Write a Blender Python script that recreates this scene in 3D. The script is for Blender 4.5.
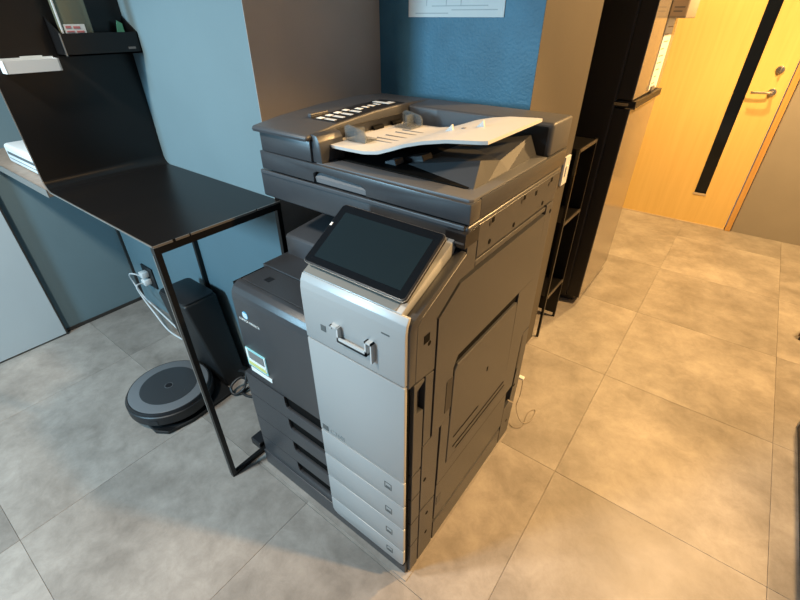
import bpy, bmesh, math, random
from mathutils import Vector, Matrix
random.seed(7)
for o in list(bpy.data.objects): bpy.data.objects.remove(o)
S = bpy.context.scene
COL = S.collection

# ------------------------------------------------------------------ camera
F_PX, PITCH, YAW = 429.1, math.radians(33.5), math.radians(37.2)
cam = bpy.data.cameras.new('camera'); cam_o = bpy.data.objects.new('camera', cam); COL.objects.link(cam_o)
cam.sensor_fit = 'HORIZONTAL'; cam.sensor_width = 36.0; cam.lens = 36.0 * F_PX / 800.0
cam.clip_start = 0.02
cam_o.location = (0.354, -0.522, 1.40)
cam_o.rotation_euler = (math.pi / 2 - PITCH, 0, YAW)
S.camera = cam_o

# ------------------------------------------------------------------ view, world, room lights
S.view_settings.view_transform = 'Standard'
S.view_settings.look = 'None'
S.view_settings.gamma = 1.0
S.view_settings.use_curve_mapping = False
S.view_settings.exposure = 0.45
w = bpy.data.worlds.new('world'); S.world = w; w.use_nodes = True
bg = w.node_tree.nodes['Background']; bg.inputs[0].default_value = (0.62, 0.80, 1.0, 1); bg.inputs[1].default_value = 0.13

def lamp(name, kind, loc, energy, color, target=None, **kw):
    l = bpy.data.lights.new(name, kind); l.energy = energy; l.color = color
    for k, v in kw.items(): setattr(l, k, v)
    o = bpy.data.objects.new(name, l); COL.objects.link(o); o.location = loc
    if target is not None:
        o.rotation_euler = (Vector(target) - Vector(loc)).to_track_quat('-Z', 'Y').to_euler()
    return o
COOL = (0.43, 0.768, 1.0); WARM = (1.0, 0.60, 0.24)
# daylight window behind the camera, to the left
lamp('window_daylight', 'AREA', (-1.42, -2.1, 1.55), 46, COOL, (-0.75, 0.2, 0.75), shape='RECTANGLE', size=0.32, size_y=0.5)
# warm spots: ceiling downlight over the aisle, added fill, door downlight
lamp('aisle_lamp_and_fill', 'SPOT', (0.97, 2.02, 2.42), 255, WARM, (0.80, 1.70, 0), spot_size=math.radians(136), spot_blend=0.4, shadow_soft_size=0.05)
lamp('aisle_lamp_and_fill', 'SPOT', (1.45, 0.62, 2.30), 165, WARM, (0.05, 0.22, 0.40), spot_size=math.radians(58), spot_blend=0.5, shadow_soft_size=0.05)  # added warm fill aimed at the copier's right side
lamp('door_downlight', 'SPOT', (0.15, 2.80, 2.42), 150, (1.0, 0.64, 0.25), (0.12, 3.3, 0.5), spot_size=math.radians(130), spot_blend=0.6, shadow_soft_size=0.05)
# neutral ceiling lamp above the corner behind the camera
lamp('ceiling_lamp', 'SPOT', (-0.95, -1.00, 2.40), 105, (1.0, 0.91, 0.78), (-0.95, -0.9, 0), spot_size=math.radians(128), spot_blend=0.6, shadow_soft_size=0.08)

# ------------------------------------------------------------------ materials
MATS = {}
def mat(name, col, rough=0.5, metal=0.0, var=0.0, scale=20.0, bump=0.0, bscale=200.0, spec=0.5, alpha=1.0, trans=0.0, emit=0.0, coat=0.0):
    if name in MATS: return MATS[name]
    m = bpy.data.materials.new(name); m.use_nodes = True; nt = m.node_tree; b = nt.nodes['Principled BSDF']
    b.inputs['Base Color'].default_value = (*col, 1); b.inputs['Roughness'].default_value = rough
    b.inputs['Metallic'].default_value = metal; b.inputs['Specular IOR Level'].default_value = spec
    b.inputs['Coat Weight'].default_value = coat
    if trans: b.inputs['Transmission Weight'].default_value = trans
    if alpha < 1: b.inputs['Alpha'].default_value = alpha
    tc = nt.nodes.new('ShaderNodeTexCoord')
    if var:
        n = nt.nodes.new('ShaderNodeTexNoise'); n.inputs['Scale'].default_value = scale; n.inputs['Detail'].default_value = 6
        nt.links.new(tc.outputs['Object'], n.inputs['Vector'])
        r = nt.nodes.new('ShaderNodeValToRGB')
        r.color_ramp.elements[0].position = 0.3; r.color_ramp.elements[1].position = 0.7
        r.color_ramp.elements[0].color = (*[c * (1 - var) for c in col], 1); r.color_ramp.elements[1].color = (*[min(1, c * (1 + var)) for c in col], 1)
        nt.links.new(n.outputs['Fac'], r.inputs['Fac']); nt.links.new(r.outputs['Color'], b.inputs['Base Color'])
    if bump:
        n2 = nt.nodes.new('ShaderNodeTexNoise'); n2.inputs['Scale'].default_value = bscale; n2.inputs['Detail'].default_value = 3
        nt.links.new(tc.outputs['Object'], n2.inputs['Vector'])
        bp = nt.nodes.new('ShaderNodeBump'); bp.inputs['Strength'].default_value = bump; bp.inputs['Distance'].default_value = 0.002
        nt.links.new(n2.outputs['Fac'], bp.inputs['Height']); nt.links.new(bp.outputs['Normal'], b.inputs['Normal'])
    MATS[name] = m; return m

def tile_material():
    m = bpy.data.materials.new('cement_tile'); m.use_nodes = True; nt = m.node_tree; N = nt.nodes; L = nt.links
    b = N['Principled BSDF']; tc = N.new('ShaderNodeTexCoord'); oi = N.new('ShaderNodeObjectInfo')
    off = N.new('ShaderNodeVectorMath'); off.operation = 'SCALE'; L.new(oi.outputs['Location'], off.inputs[0]); off.inputs['Scale'].default_value = 7.31
    add = N.new('ShaderNodeVectorMath'); add.operation = 'ADD'; L.new(tc.outputs['Object'], add.inputs[0]); L.new(off.outputs[0], add.inputs[1])
    def noise(sc, det, rg, dist=0.0):
        n = N.new('ShaderNodeTexNoise'); n.inputs['Scale'].default_value = sc; n.inputs['Detail'].default_value = det
        n.inputs['Roughness'].default_value = rg; n.inputs['Distortion'].default_value = dist; L.new(add.outputs[0], n.inputs['Vector']); return n
    n1 = noise(3.2, 8, 0.66, 0.2); n2 = noise(13, 10, 0.78, 0.5); n3 = noise(60, 4, 0.6)
    r1 = N.new('ShaderNodeValToRGB'); e = r1.color_ramp.elements
    e[0].position = 0.30; e[0].color = (0.205, 0.183, 0.161, 1); e[1].position = 0.70; e[1].color = (0.415, 0.378, 0.340, 1)
    L.new(n1.outputs['Fac'], r1.inputs['Fac'])
    r2 = N.new('ShaderNodeValToRGB'); e = r2.color_ramp.elements
    e[0].position = 0.34; e[0].color = (0.74, 0.73, 0.72, 1); e[1].position = 0.60; e[1].color = (1.05, 1.05, 1.05, 1)
    L.new(n2.outputs['Fac'], r2.inputs['Fac'])
    mx = N.new('ShaderNodeMix'); mx.data_type = 'RGBA'; mx.blend_type = 'MULTIPLY'; mx.inputs['Factor'].default_value = 0.75
    L.new(r1.outputs['Color'], mx.inputs['A']); L.new(r2.outputs['Color'], mx.inputs['B'])
    mr = N.new('ShaderNodeMapRange'); mr.inputs['To Min'].default_value = 0.84; mr.inputs['To Max'].default_value = 1.08; L.new(oi.outputs['Random'], mr.inputs['Value'])
    hs = N.new('ShaderNodeHueSaturation'); L.new(mr.outputs['Result'], hs.inputs['Value']); L.new(mx.outputs['Result'], hs.inputs['Color'])
    L.new(hs.outputs['Color'], b.inputs['Base Color'])
    rr = N.new('ShaderNodeMapRange'); rr.inputs['To Min'].default_value = 0.36; rr.inputs['To Max'].default_value = 0.58; L.new(n2.outputs['Fac'], rr.inputs['Value']); L.new(rr.outputs['Result'], b.inputs['Roughness'])
    bp = N.new('ShaderNodeBump'); bp.inputs['Strength'].default_value = 0.12; bp.inputs['Distance'].default_value = 0.002
    L.new(n3.outputs['Fac'], bp.inputs['Height']); L.new(bp.outputs['Normal'], b.inputs['Normal'])
    return m

def wood_material(name, c0, c1, rough=0.45):
    m = bpy.data.materials.new(name); m.use_nodes = True; nt = m.node_tree; N = nt.nodes; L = nt.links
    b = N['Principled BSDF']; tc = N.new('ShaderNodeTexCoord'); mp = N.new('ShaderNodeMapping'); mp.inputs['Scale'].default_value = (26, 26, 1.3)
    L.new(tc.outputs['Object'], mp.inputs['Vector'])
    n = N.new('ShaderNodeTexNoise'); n.inputs['Scale'].default_value = 1.6; n.inputs['Detail'].default_value = 7; n.inputs['Distortion'].default_value = 0.7
    L.new(mp.outputs[0], n.inputs['Vector'])
    r = N.new('ShaderNodeValToRGB'); r.color_ramp.elements[0].position = 0.32; r.color_ramp.elements[1].position = 0.7
    r.color_ramp.elements[0].color = (*c0, 1); r.color_ramp.elements[1].color = (*c1, 1)
    L.new(n.outputs['Fac'], r.inputs['Fac']); L.new(r.outputs['Color'], b.inputs['Base Color']); b.inputs['Roughness'].default_value = rough
    MATS[name] = m; return m

M_TILE = tile_material()
M_GROUT = mat('grout', (0.27, 0.245, 0.22), 0.9)
M_WALL = mat('painted_wall', (0.150, 0.222, 0.248), 0.75, var=0.03, scale=4, bump=0.15, bscale=180)
M_TAUPE = mat('taupe_wallpaper', (0.43, 0.39, 0.355), 0.8, var=0.04, scale=6, bump=0.25, bscale=260)
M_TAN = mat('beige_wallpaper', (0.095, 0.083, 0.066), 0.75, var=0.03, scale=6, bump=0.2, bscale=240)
M_DOORW = mat('greige_wallpaper', (0.27, 0.245, 0.21), 0.75, var=0.03, scale=6, bump=0.2, bscale=240)
M_CEIL = mat('ceiling_paint', (0.30, 0.30, 0.30), 0.9, var=0.02, scale=5)
M_BLUE = mat('blue_plaster', (0.055, 0.18, 0.27), 0.5, var=0.16, scale=9, bump=0.7, bscale=120)
M_UNDER = mat('pale_laminate', (0.52, 0.58, 0.60), 0.5, var=0.03, scale=3)
M_OAK = wood_material('oak_veneer', (0.68, 0.465, 0.155), (0.73, 0.51, 0.18), 0.42)
M_OAKF = wood_material('oak_frame', (0.50, 0.27, 0.075), (0.60, 0.34, 0.10), 0.45)
M_BROWN = wood_material('brown_wood', (0.16, 0.085, 0.03), (0.24, 0.13, 0.05), 0.5)
M_COUNTER = wood_material('counter_wood', (0.28, 0.21, 0.16), (0.36, 0.28, 0.22), 0.4)
M_TABLE = mat('black_powder_coat', (0.008, 0.0075, 0.0075), 0.29, spec=0.35, bump=0.05, bscale=600)
M_TRIM = mat('worn_steel_edge', (0.34, 0.33, 0.31), 0.35, metal=0.7)
M_CHAR = mat('charcoal_plastic', (0.040, 0.042, 0.047), 0.36, spec=0.7, var=0.04, scale=40, bump=0.1, bscale=900)
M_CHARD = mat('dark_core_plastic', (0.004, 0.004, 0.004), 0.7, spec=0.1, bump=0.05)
M_CHARL = mat('grey_plastic', (0.058, 0.061, 0.068), 0.45, bump=0.08, bscale=900)
M_SILVER = mat('silver_plastic', (0.44, 0.45, 0.45), 0.38, metal=0.25, bump=0.04, bscale=900)
M_SILVG = mat('taupe_plastic', (0.20, 0.19, 0.17), 0.5)
M_BLACK = mat('black_plastic', (0.010, 0.010, 0.012), 0.4)
M_GLASS = mat('black_glass', (0.005, 0.006, 0.008), 0.07, spec=0.3)
M_TRAY = mat('light_grey_plastic', (0.56, 0.56, 0.55), 0.5, bump=0.05)
M_WHITE = mat('white_plastic', (0.78, 0.80, 0.80), 0.4)
M_PAPER = mat('white_paper', (0.80, 0.82, 0.80), 0.8)
M_SMOKE = mat('smoked_acrylic', (0.16, 0.18, 0.19), 0.12, alpha=0.42, spec=0.6)
M_CLEAR = mat('clear_acrylic', (0.22, 0.22, 0.15), 0.1, alpha=0.6)
M_ROBOT = mat('robot_grey', (0.13, 0.14, 0.15), 0.42, bump=0.05)
M_ROBOTD = mat('robot_brushed_disc', (0.05, 0.056, 0.062), 0.32, metal=0.3)
M_ROBOTB = mat('robot_black', (0.012, 0.013, 0.015), 0.42)
M_DOCK = mat('dock_black', (0.009, 0.010, 0.011), 0.5)
M_CORD = mat('black_cord', (0.012, 0.012, 0.013), 0.5)
M_WCORD = mat('white_cord', (0.60, 0.64, 0.66), 0.5)
M_GCORD = mat('grey_cord', (0.30, 0.26, 0.21), 0.6)
M_FSIDE = mat('fridge_brown_black', (0.020, 0.016, 0.013), 0.45)
M_FFRONT = mat('fridge_glossy_steel', (0.33, 0.29, 0.24), 0.16, metal=0.35, var=0.02, scale=3)
M_CHROME = mat('brushed_nickel', (0.55, 0.50, 0.42), 0.25, metal=0.95)
M_MAT = mat('floor_film', (0.42, 0.42, 0.41), 0.5)
M_DARKCAB = mat('dark_cabinet', (0.035, 0.030, 0.026), 0.5)
M_BEIGE = mat('beige_edge', (0.50, 0.40, 0.28), 0.5)
M_GREENP = mat('green_paper', (0.12, 0.42, 0.26), 0.7)
M_REDP = mat('red_print', (0.62, 0.20, 0.20), 0.7)
M_CYAN = mat('cyan_print', (0.32, 0.66, 0.68), 0.6)
M_YEL = mat('yellow_print', (0.62, 0.62, 0.22), 0.6)
M_GREYP = mat('grey_print', (0.20, 0.19, 0.18), 0.6)
M_LBLUE = mat('logo_blue', (0.10, 0.42, 0.66), 0.5)
M_ICON = mat('icon_grey', (0.10, 0.11, 0.11), 0.6)
M_BOXG = mat('grey_box_plastic', (0.34, 0.30, 0.24), 0.5)

# ------------------------------------------------------------------ mesh helpers (everything in world coordinates)
def root_loc(p):
    v = Vector((0, 0, 0))
    while p is not None: v += Vector(p.location); p = p.parent
    return v
def obj(name, bm, m, parent=None, smooth=False, label=None, cat=None, group=None, kind=None, base=True):
    me = bpy.data.meshes.new(name)
    bmesh.ops.recalc_face_normals(bm, faces=bm.faces)
    if parent is None and base and len(bm.verts):
        xs = [v.co.x for v in bm.verts]; ys = [v.co.y for v in bm.verts]; zs = [v.co.z for v in bm.verts]
        loc = Vector(((min(xs) + max(xs)) / 2, (min(ys) + max(ys)) / 2, min(zs)))
    else: loc = Vector((0, 0, 0))
    off = loc + root_loc(parent)
    bmesh.ops.translate(bm, verts=bm.verts, vec=-off)
    if smooth:
        for f in bm.faces: f.smooth = True
    bm.to_mesh(me); bm.free(); me.materials.append(m)
    if smooth:
        try: me.set_sharp_from_angle(angle=math.radians(35))
        except Exception: pass
    o = bpy.data.objects.new(name, me); COL.objects.link(o); o.location = loc; o.parent = parent
    return tag(o, label, cat, group, kind)
def tag(o, label=None, cat=None, group=None, kind=None):
    if label: o['label'] = label
    if cat: o['category'] = cat
    if group: o['group'] = group
    if kind: o['kind'] = kind
    return o
def thing(name, loc, label, cat, group=None, kind=None):
    o = bpy.data.objects.new(name, None); COL.objects.link(o); o.location = loc; o.empty_display_size = 0.05
    return tag(o, label, cat, group, kind)
def NB(): return bmesh.new()
def box(x0, x1, y0, y1, z0, z1, bev=0.0, seg=2, bm=None, M=None):
    t = bmesh.new()
    vs = [t.verts.new((x, y, z)) for x in (x0, x1) for y in (y0, y1) for z in (z0, z1)]
    for q in ((0, 1, 3, 2), (4, 6, 7, 5), (0, 4, 5, 1), (2, 3, 7, 6), (0, 2, 6, 4), (1, 5, 7, 3)): t.faces.new([vs[i] for i in q])
    if bev: bmesh.ops.bevel(t, geom=list(t.edges), offset=bev, segments=seg, affect='EDGES', profile=0.5)
    return merge(t, bm, M)
def merge(t, bm=None, M=None):
    if M is not None: bmesh.ops.transform(t, matrix=M, verts=t.verts)
    if bm is None: return t
    me = bpy.data.meshes.new('tmp'); t.to_mesh(me); t.free(); bm.from_mesh(me); bpy.data.meshes.remove(me); return bm
def prism(pts, a0, a1, axis='x', bev=0.0, seg=2, bm=None, M=None):
    """pts: outline in the two other axes (x: (y,z), y: (x,z), z: (x,y)), extruded from a0 to a1 along axis"""
    t = bmesh.new()
    def P(p, a): return {'x': (a, p[0], p[1]), 'y': (p[0], a, p[1]), 'z': (p[0], p[1], a)}[axis]
    A = [t.verts.new(P(p, a0)) for p in pts]; B = [t.verts.new(P(p, a1)) for p in pts]; n = len(pts)
    t.faces.new(A); t.faces.new(B[::-1])
    for i in range(n): t.faces.new((A[i], A[(i + 1) % n], B[(i + 1) % n], B[i]))
    bmesh.ops.recalc_face_normals(t, faces=t.faces)
    if bev: bmesh.ops.bevel(t, geom=list(t.edges), offset=bev, segments=seg, affect='EDGES', profile=0.5)
    return merge(t, bm, M)
def inset(pts, d):
    """shrink a convex-ish outline by d"""
    n = len(pts); A = sum(pts[i][0] * pts[(i + 1) % n][1] - pts[(i + 1) % n][0] * pts[i][1] for i in range(n)); s = 1 if A > 0 else -1
    out = []
    for i in range(n):
        p0, p1, p2 = Vector(pts[i - 1]), Vector(pts[i]), Vector(pts[(i + 1) % n])
        e1 = (p1 - p0).normalized(); e2 = (p2 - p1).normalized()
        n1 = Vector((-e1.y, e1.x)) * s; n2 = Vector((-e2.y, e2.x)) * s
        k = n1 + n2; den = 1 + n1.dot(n2)
        out.append(tuple(p1 + k * (d / max(den, 0.3))))
    return out
def rrect(x0, x1, y0, y1, r, n=5):
    pts = []
    for cx, cy, a in ((x1 - r, y1 - r, 0), (x0 + r, y1 - r, 90), (x0 + r, y0 + r, 180), (x1 - r, y0 + r, 270)):
        for k in range(n + 1):
            t = math.radians(a + 90 * k / n); pts.append((cx + r * math.cos(t), cy + r * math.sin(t)))
    return pts
def cyl(c, r, z0, z1, seg=32, bev=0.0, axis='z', bm=None, r2=None, M=None):
    t = bmesh.new(); r2 = r if r2 is None else r2
    A, B = [], []
    for k in range(seg):
        a = 2 * math.pi * k / seg; ca, sa = math.cos(a), math.sin(a)
        def P(rr, h): 
            u, v = c[0] + rr * ca, c[1] + rr * sa
            return {'z': (u, v, h), 'x': (h, u, v), 'y': (u, h, v)}[axis]
        A.append(t.verts.new(P(r, z0))); B.append(t.verts.new(P(r2, z1)))
    t.faces.new(A); t.faces.new(B[::-1])
    for i in range(seg): t.faces.new((A[i], A[(i + 1) % seg], B[(i + 1) % seg], B[i]))
    bmesh.ops.recalc_face_normals(t, faces=t.faces)
    if bev: bmesh.ops.bevel(t, geom=[e for e in t.edges if any(len(f.verts) > 4 for f in e.link_faces)], offset=bev, segments=2, affect='EDGES', profile=0.5)
    return merge(t, bm, M)
def smooth_path(pts, sub=6):
    P = [Vector(p) for p in pts]; out = []
    for i in range(len(P) - 1):
        a, b, c, d = P[max(i - 1, 0)], P[i], P[i + 1], P[min(i + 2, len(P) - 1)]
        for k in range(sub):
            t = k / sub
            out.append(0.5 * ((2 * b) + (-a + c) * t + (2 * a - 5 * b + 4 * c - d) * t * t + (-a + 3 * b - 3 * c + d) * t ** 3))
    out.append(P[-1]); return out
def tube(pts, r, seg=8, bm=None, sub=6):
    P = smooth_path(pts, sub) if sub else [Vector(p) for p in pts]
    t = bmesh.new(); rings = []
    up = Vector((0, 0, 1))
    for i, p in enumerate(P):
        d = (P[min(i + 1, len(P) - 1)] - P[max(i - 1, 0)]).normalized()
        u = d.cross(up)
        if u.length < 0.15: u = d.cross(Vector((1, 0, 0)))
        u.normalize(); v = u.cross(d)
        rings.append([t.verts.new(p + (u * math.cos(2 * math.pi * k / seg) + v * math.sin(2 * math.pi * k / seg)) * r) for k in range(seg)])
    for a, b in zip(rings, rings[1:]):
        for k in range(seg): t.faces.new((a[k], a[(k + 1) % seg], b[(k + 1) % seg], b[k]))
    t.faces.new(rings[0][::-1]); t.faces.new(rings[-1])
    return merge(t, bm)
def text_mesh(body, size, M, m, name, parent, depth=0.0004):
    c = bpy.data.curves.new('txt', 'FONT'); c.body = body; c.size = size; c.extrude = depth; c.align_x = 'LEFT'
    o = bpy.data.objects.new('txt', c); COL.objects.link(o)
    bpy.context.view_layer.update()
    me = bpy.data.meshes.new_from_object(o.evaluated_get(bpy.context.evaluated_depsgraph_get()))
    bpy.data.objects.remove(o); bpy.data.curves.remove(c)
    bm = bmesh.new(); bm.from_mesh(me); bpy.data.meshes.remove(me)
    bmesh.ops.transform(bm, matrix=M, verts=bm.verts)
    return obj(name, bm, m, parent)
def front_M(x, y, z):      # text lying on a face that looks towards -Y
    return Matrix.Translation((x, y, z)) @ Matrix.Rotation(math.pi / 2, 4, 'X')

# ================================================================== THE ROOM
FX0, FX1, FY0, FY1 = -2.15, 1.62, -2.2, 3.5
ZC = 2.5
floor = obj('floor', box(FX0 - .1, FX1 + .1, FY0, FY1 + .1, -0.03, -0.0035), M_GROUT, kind='structure', label='cement-look tiled floor of the whole room')
PX, PY, X0, Y0 = 0.637, 0.640, 0.222, 0.597
fz = root_loc(floor)
tile_mesh = {}
def tile(x0, x1, y0, y1):
    g = 0.0005; sx, sy = round(x1 - x0 - 2 * g, 4), round(y1 - y0 - 2 * g, 4)
    if (sx, sy) not in tile_mesh:
        b = box(-sx / 2, sx / 2, -sy / 2, sy / 2, -0.0036, 0.0, bev=0.0004, seg=1)
        me = bpy.data.meshes.new('tile'); b.to_mesh(me); b.free(); me.materials.append(M_TILE); tile_mesh[(sx, sy)] = me
    o = bpy.data.objects.new('tile', tile_mesh[(sx, sy)]); COL.objects.link(o); o.parent = floor
    o.location = Vector(((x0 + x1) / 2, (y0 + y1) / 2, 0)) - fz
xs = [FX0] + [X0 + PX * k for k in range(-8, 8) if FX0 + .02 < X0 + PX * k < FX1 - .02] + [FX1]
ys = [FY0] + [Y0 + PY * k for k in range(-8, 8) if FY0 + .02 < Y0 + PY * k < FY1 - .02] + [FY1]
for i in range(len(xs) - 1):
    for j in range(len(ys) - 1): tile(xs[i], xs[i + 1], ys[j], ys[j + 1])

YW, XC, YB, XT, YT = 0.262, -0.727, 0.792, -0.164, 1.30
obj('ceiling', box(FX0 - .1, FX1 + .1, -0.75, FY1 + .1, ZC, ZC + .05), M_CEIL, kind='structure')
obj('wall_left', box(FX0 - .1, FX0, FY0, FY1 + .1, -0.03, ZC), M_WALL, kind='structure')
obj('wall_right', box(FX1, FX1 + .1, -0.4, FY1 + .1, -0.03, ZC), M_TAUPE, kind='structure')
obj('wall_back', box(FX0, XC - .0012, YW, YB - .002, -0.03, ZC), M_WALL, kind='structure')
obj('wall_pillar', box(XC - .0012, XC, YW, YB - .002, -0.03, ZC), M_TAUPE, kind='structure')
obj('wall_blue', box(FX0, XT - .0012, YB, YB + .10, -0.03, ZC), M_BLUE, kind='structure')
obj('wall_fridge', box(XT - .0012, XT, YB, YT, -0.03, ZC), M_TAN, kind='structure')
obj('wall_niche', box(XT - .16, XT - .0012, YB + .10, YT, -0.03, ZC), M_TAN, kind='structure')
# door wall with an opening for the door
DX0, DX1, DZ = -0.30, 0.505, 2.05
wd = NB()
box(FX0, DX0 - .03, FY1, FY1 + .1, -0.03, ZC, bm=wd); box(DX1 + .035, FX1, FY1, FY1 + .1, -0.03, ZC, bm=wd); box(DX0 - .03, DX1 + .035, FY1, FY1 + .1, DZ + .03, ZC, bm=wd)
obj('wall_door', wd, M_DOORW, kind='structure')
# dark joint lines in the corner under the counter
obj('baseboard_left', box(FX0, FX0 + .006, -0.15, YW, 0, .018), M_DARKCAB, kind='structure')
obj('trim_1', box(FX0, FX0 + .014, YW - .012, YW, 0, 0.90), M_DARKCAB, kind='structure')

# the door
dr = thing('door_1', ((DX0 + DX1) / 2, FY1, 0), 'oak veneer door with a narrow black glass slit at the end of the aisle', None, kind='structure')
YD = FY1 - 0.006
leaf = NB()
gx0, gx1, gz0 = 0.212, 0.290, 0.245
box(DX0, gx0, YD, YD + .04, .008, DZ, bm=leaf); box(gx1, DX1 - .012, YD, YD + .04, .008, DZ, bm=leaf)
box(gx0, gx1, YD, YD + .04, .008, gz0, bm=leaf); box(gx0, gx1, YD, YD + .04, 1.86, DZ, bm=leaf)
lf = obj('door_leaf', leaf, M_OAK, dr)
obj('glass_slit', box(gx0, gx1, YD + .014, YD + .022, gz0, 1.86), M_GLASS, dr)
obj('glass_bead', box(gx0 - .006, gx1 + .006, YD - .004, YD + .014, gz0 - .014, gz0), M_BEIGE, dr)
for xx in (gx0 - .006, gx1):
    obj('glass_bead', box(xx, xx + .006, YD - .003, YD + .012, gz0, 1.86), M_OAK, dr)
fr = NB()
box(DX0 - .03, DX0 - .002, YD - .016, YD + .06, 0, DZ + .03, bm=fr); box(DX1 - .006, DX1 + .03, YD - .016, YD + .06, 0, DZ + .03, bm=fr, bev=.003); box(DX0 - .002, DX1 - .006, YD - .016, YD + .06, DZ + .002, DZ + .03, bm=fr)
obj('door_frame', fr, M_OAKF, dr)
obj('threshold', box(DX0, DX1 - .01, YD - .012, YD + .03, 0, .007), M_BEIGE, dr)
hd = NB(); cyl((0.425, 0.975), .024, YD - .010, YD, axis='y', bm=hd, bev=.002); cyl((0.425, 0.975), .010, YD - .055, YD - .008, axis='y', bm=hd)
tube([(0.425, YD - .05, .975), (.40, YD - .056, .975), (.34, YD - .056, .972), (.312, YD - .052, .970)], .0085, 10, bm=hd)
obj('lever_handle', hd, M_CHROME, dr, smooth=True)
tt = NB(); cyl((0.418, 1.108), .024, YD - .008, YD, axis='y', bm=tt, bev=.002); box(.412, .424, YD - .026, YD - .006, 1.088, 1.128, bev=.003, bm=tt)
obj('thumb_turn', tt, M_CHROME, dr, smooth=True)

# ================================================================== MULTIFUNCTION PRINTER
P = thing('multifunction_printer', (-0.32, 0.32, 0.0), 'large charcoal and silver office copier with tilted touch screen and document feeder', 'printer')
XL = -0.635
core = NB()
box(XL, -0.020, 0.012, 0.655, 0.06, 0.785, bm=core)
box(XL, -0.285, 0.36, 0.655, 0.785, 0.99, bm=core)
prism([(0.022, .785), (.022, .925), (.17, .985), (.17, 1.05), (.655, 1.05), (.655, .785)], -0.285, -0.020, 'x', bm=core)
obj('body_core', core, M_CHARD, P)
obj('plinth', box(-0.655, -0.010, -0.018, 0.65, 0.0035, 0.075, bev=.002), M_CHAR, P)

# --- paper drawers: dark left front, silver right front, finger slot, size mark
YD0, YS = -0.012, -0.035
seams = [0.459, 0.365, 0.258, 0.152, 0.052]
sseams = [0.475, 0.375, 0.272, 0.160, 0.082]
def slot_outline(x0, x1, zt, h):
    r = h * .55
    return [(x1, zt), (x0, zt), (x0, zt - h + r), (x0 + r * .35, zt - h + r * .3), (x0 + r, zt - h), (x1, zt - h)]
SX0, SX1, SH = -0.466, -0.290, 0.046
for k in range(4):
    z1, z0 = seams[k] - .0012, seams[k + 1] + .0012
    g = NB(); L0, R0 = -0.652, -0.286
    zt = z1 + .0012
    # dark front with the finger slot cut out of its upper right part
    out = [(L0, z0), (R0, z0), (R0, z1 - SH), (SX0 + .018, z1 - SH), (SX0 + .005, z1 - SH + .006), (SX0, z1 - SH + .02), (SX0, z1), (L0, z1)]
    prism(out, YD0, .02, 'y', bm=g)
    d = obj('paper_drawer', g, M_CHAR, P)
    obj('finger_slot_shade', box(SX0 + .002, R0, -.003, .0195, z1 - SH, z1 + .001), M_CHARD, d)  # black filler puts the shade inside the slot into colour
    obj('slot_lip', prism([(SX0 + .018, z1 - SH - .0008), (SX0 + .004, z1 - SH + .005), (SX0 - .001, z1 - SH + .02), (SX0 + .002, z1 - SH + .02), (SX0 + .007, z1 - SH + .007), (SX0 + .019, z1 - SH + .002), (R0, z1 - SH + .002), (R0, z1 - SH - .0008)], YD0 - .0012, YD0 + .004, 'y'), M_CHARL, d)
    t1, t0 = sseams[k] - .0018, sseams[k + 1] + .0018
    if k == 3:
        sv = prism([(-.282, t1), (-.282, t0 + .018), (-.276, t0 + .006), (-.264, t0), (-.016, t0), (-.007, t0 + .004), (-.004, t0 + .012), (-.004, t1)], YS, -.026, 'y', bev=.0014, seg=2)
    else: sv = box(-.282, -.004, YS, -.026, t0, t1, bev=.0016)
    obj('drawer_front', sv, M_SILVER, d, smooth=True)
    zc = [.427, .322, .222, .123][k]
    ic = NB()
    for (a0, a1, b0, b1) in ((-.064, -.042, .010, .012), (-.064, -.042, -.012, -.010), (-.064, -.062, -.010, .010), (-.044, -.042, -.010, .010), (-.060, -.046, -.009, -.002)):
        box(a0, a1, YS - .0007, YS + .0002, zc + b0, zc + b1, bm=ic)
    obj('paper_size_mark', ic, M_ICON, d)
# --- upper dark front door with rounded top
prof = [(-.010, .4605), (-.010, .752), (-.007, .770), (.002, .784), (.016, .792), (.028, .794), (.028, .4605)]
dd = obj('front_door', prism(prof, -.620, -.286, 'x', bev=.0012), M_CHAR, P, smooth=True)
# print on the door: round blue mark with a white line of lettering, and a notice sticker
lg = NB(); cyl((-.574, .7075), .0125, YD0 + .0012, YD0 + .0022, axis='y', seg=24, bm=lg)
obj('logo_disc', lg, M_LBLUE, dd)
lw = NB()
for k, zz in enumerate((.7135, .709, .7045, .700)):
    hw = .0135 - .0012 * abs(k - 1.5)
    box(-.574 - hw * .8, -.574 + hw * .8, YD0 + .0006, YD0 + .0015, zz - .001, zz + .001, bm=lw)
obj('logo_stripes', lw, M_PAPER, dd)
text_mesh('KONICA MINOLTA', .0105, front_M(-.606, YD0 + .0018, .6835), M_PAPER, 'brand_lettering', dd)
SXO = -.010
st = obj('notice_sticker', prism(rrect(-.606 + SXO, -.512 + SXO, .507, .578, .004), YD0 + .0004, YD0 + .002, 'y'), M_CYAN, dd)
e = YD0 + .0002
obj('sticker_print', box(-.590 + SXO, -.522 + SXO, e - .0012, e + .0004, .540, .570), M_GREYP, dd)
s2 = NB(); box(-.600 + SXO, -.518 + SXO, e - .0012, e + .0004, .529, .538, bm=s2); box(-.603 + SXO, -.594 + SXO, e - .0012, e + .0004, .540, .574, bm=s2); box(-.519 + SXO, -.514 + SXO, e - .0012, e + .0004, .520, .574, bm=s2)
obj('sticker_print', s2, M_PAPER, dd)
obj('sticker_print', box(-.600 + SXO, -.518 + SXO, e - .0012, e + .0004, .514, .526), M_YEL, dd)
obj('notice_sticker', box(-.598 + SXO, -.500 + SXO, YD0 + .0004, YD0 + .002, .487, .502), M_PAPER, dd)
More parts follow.
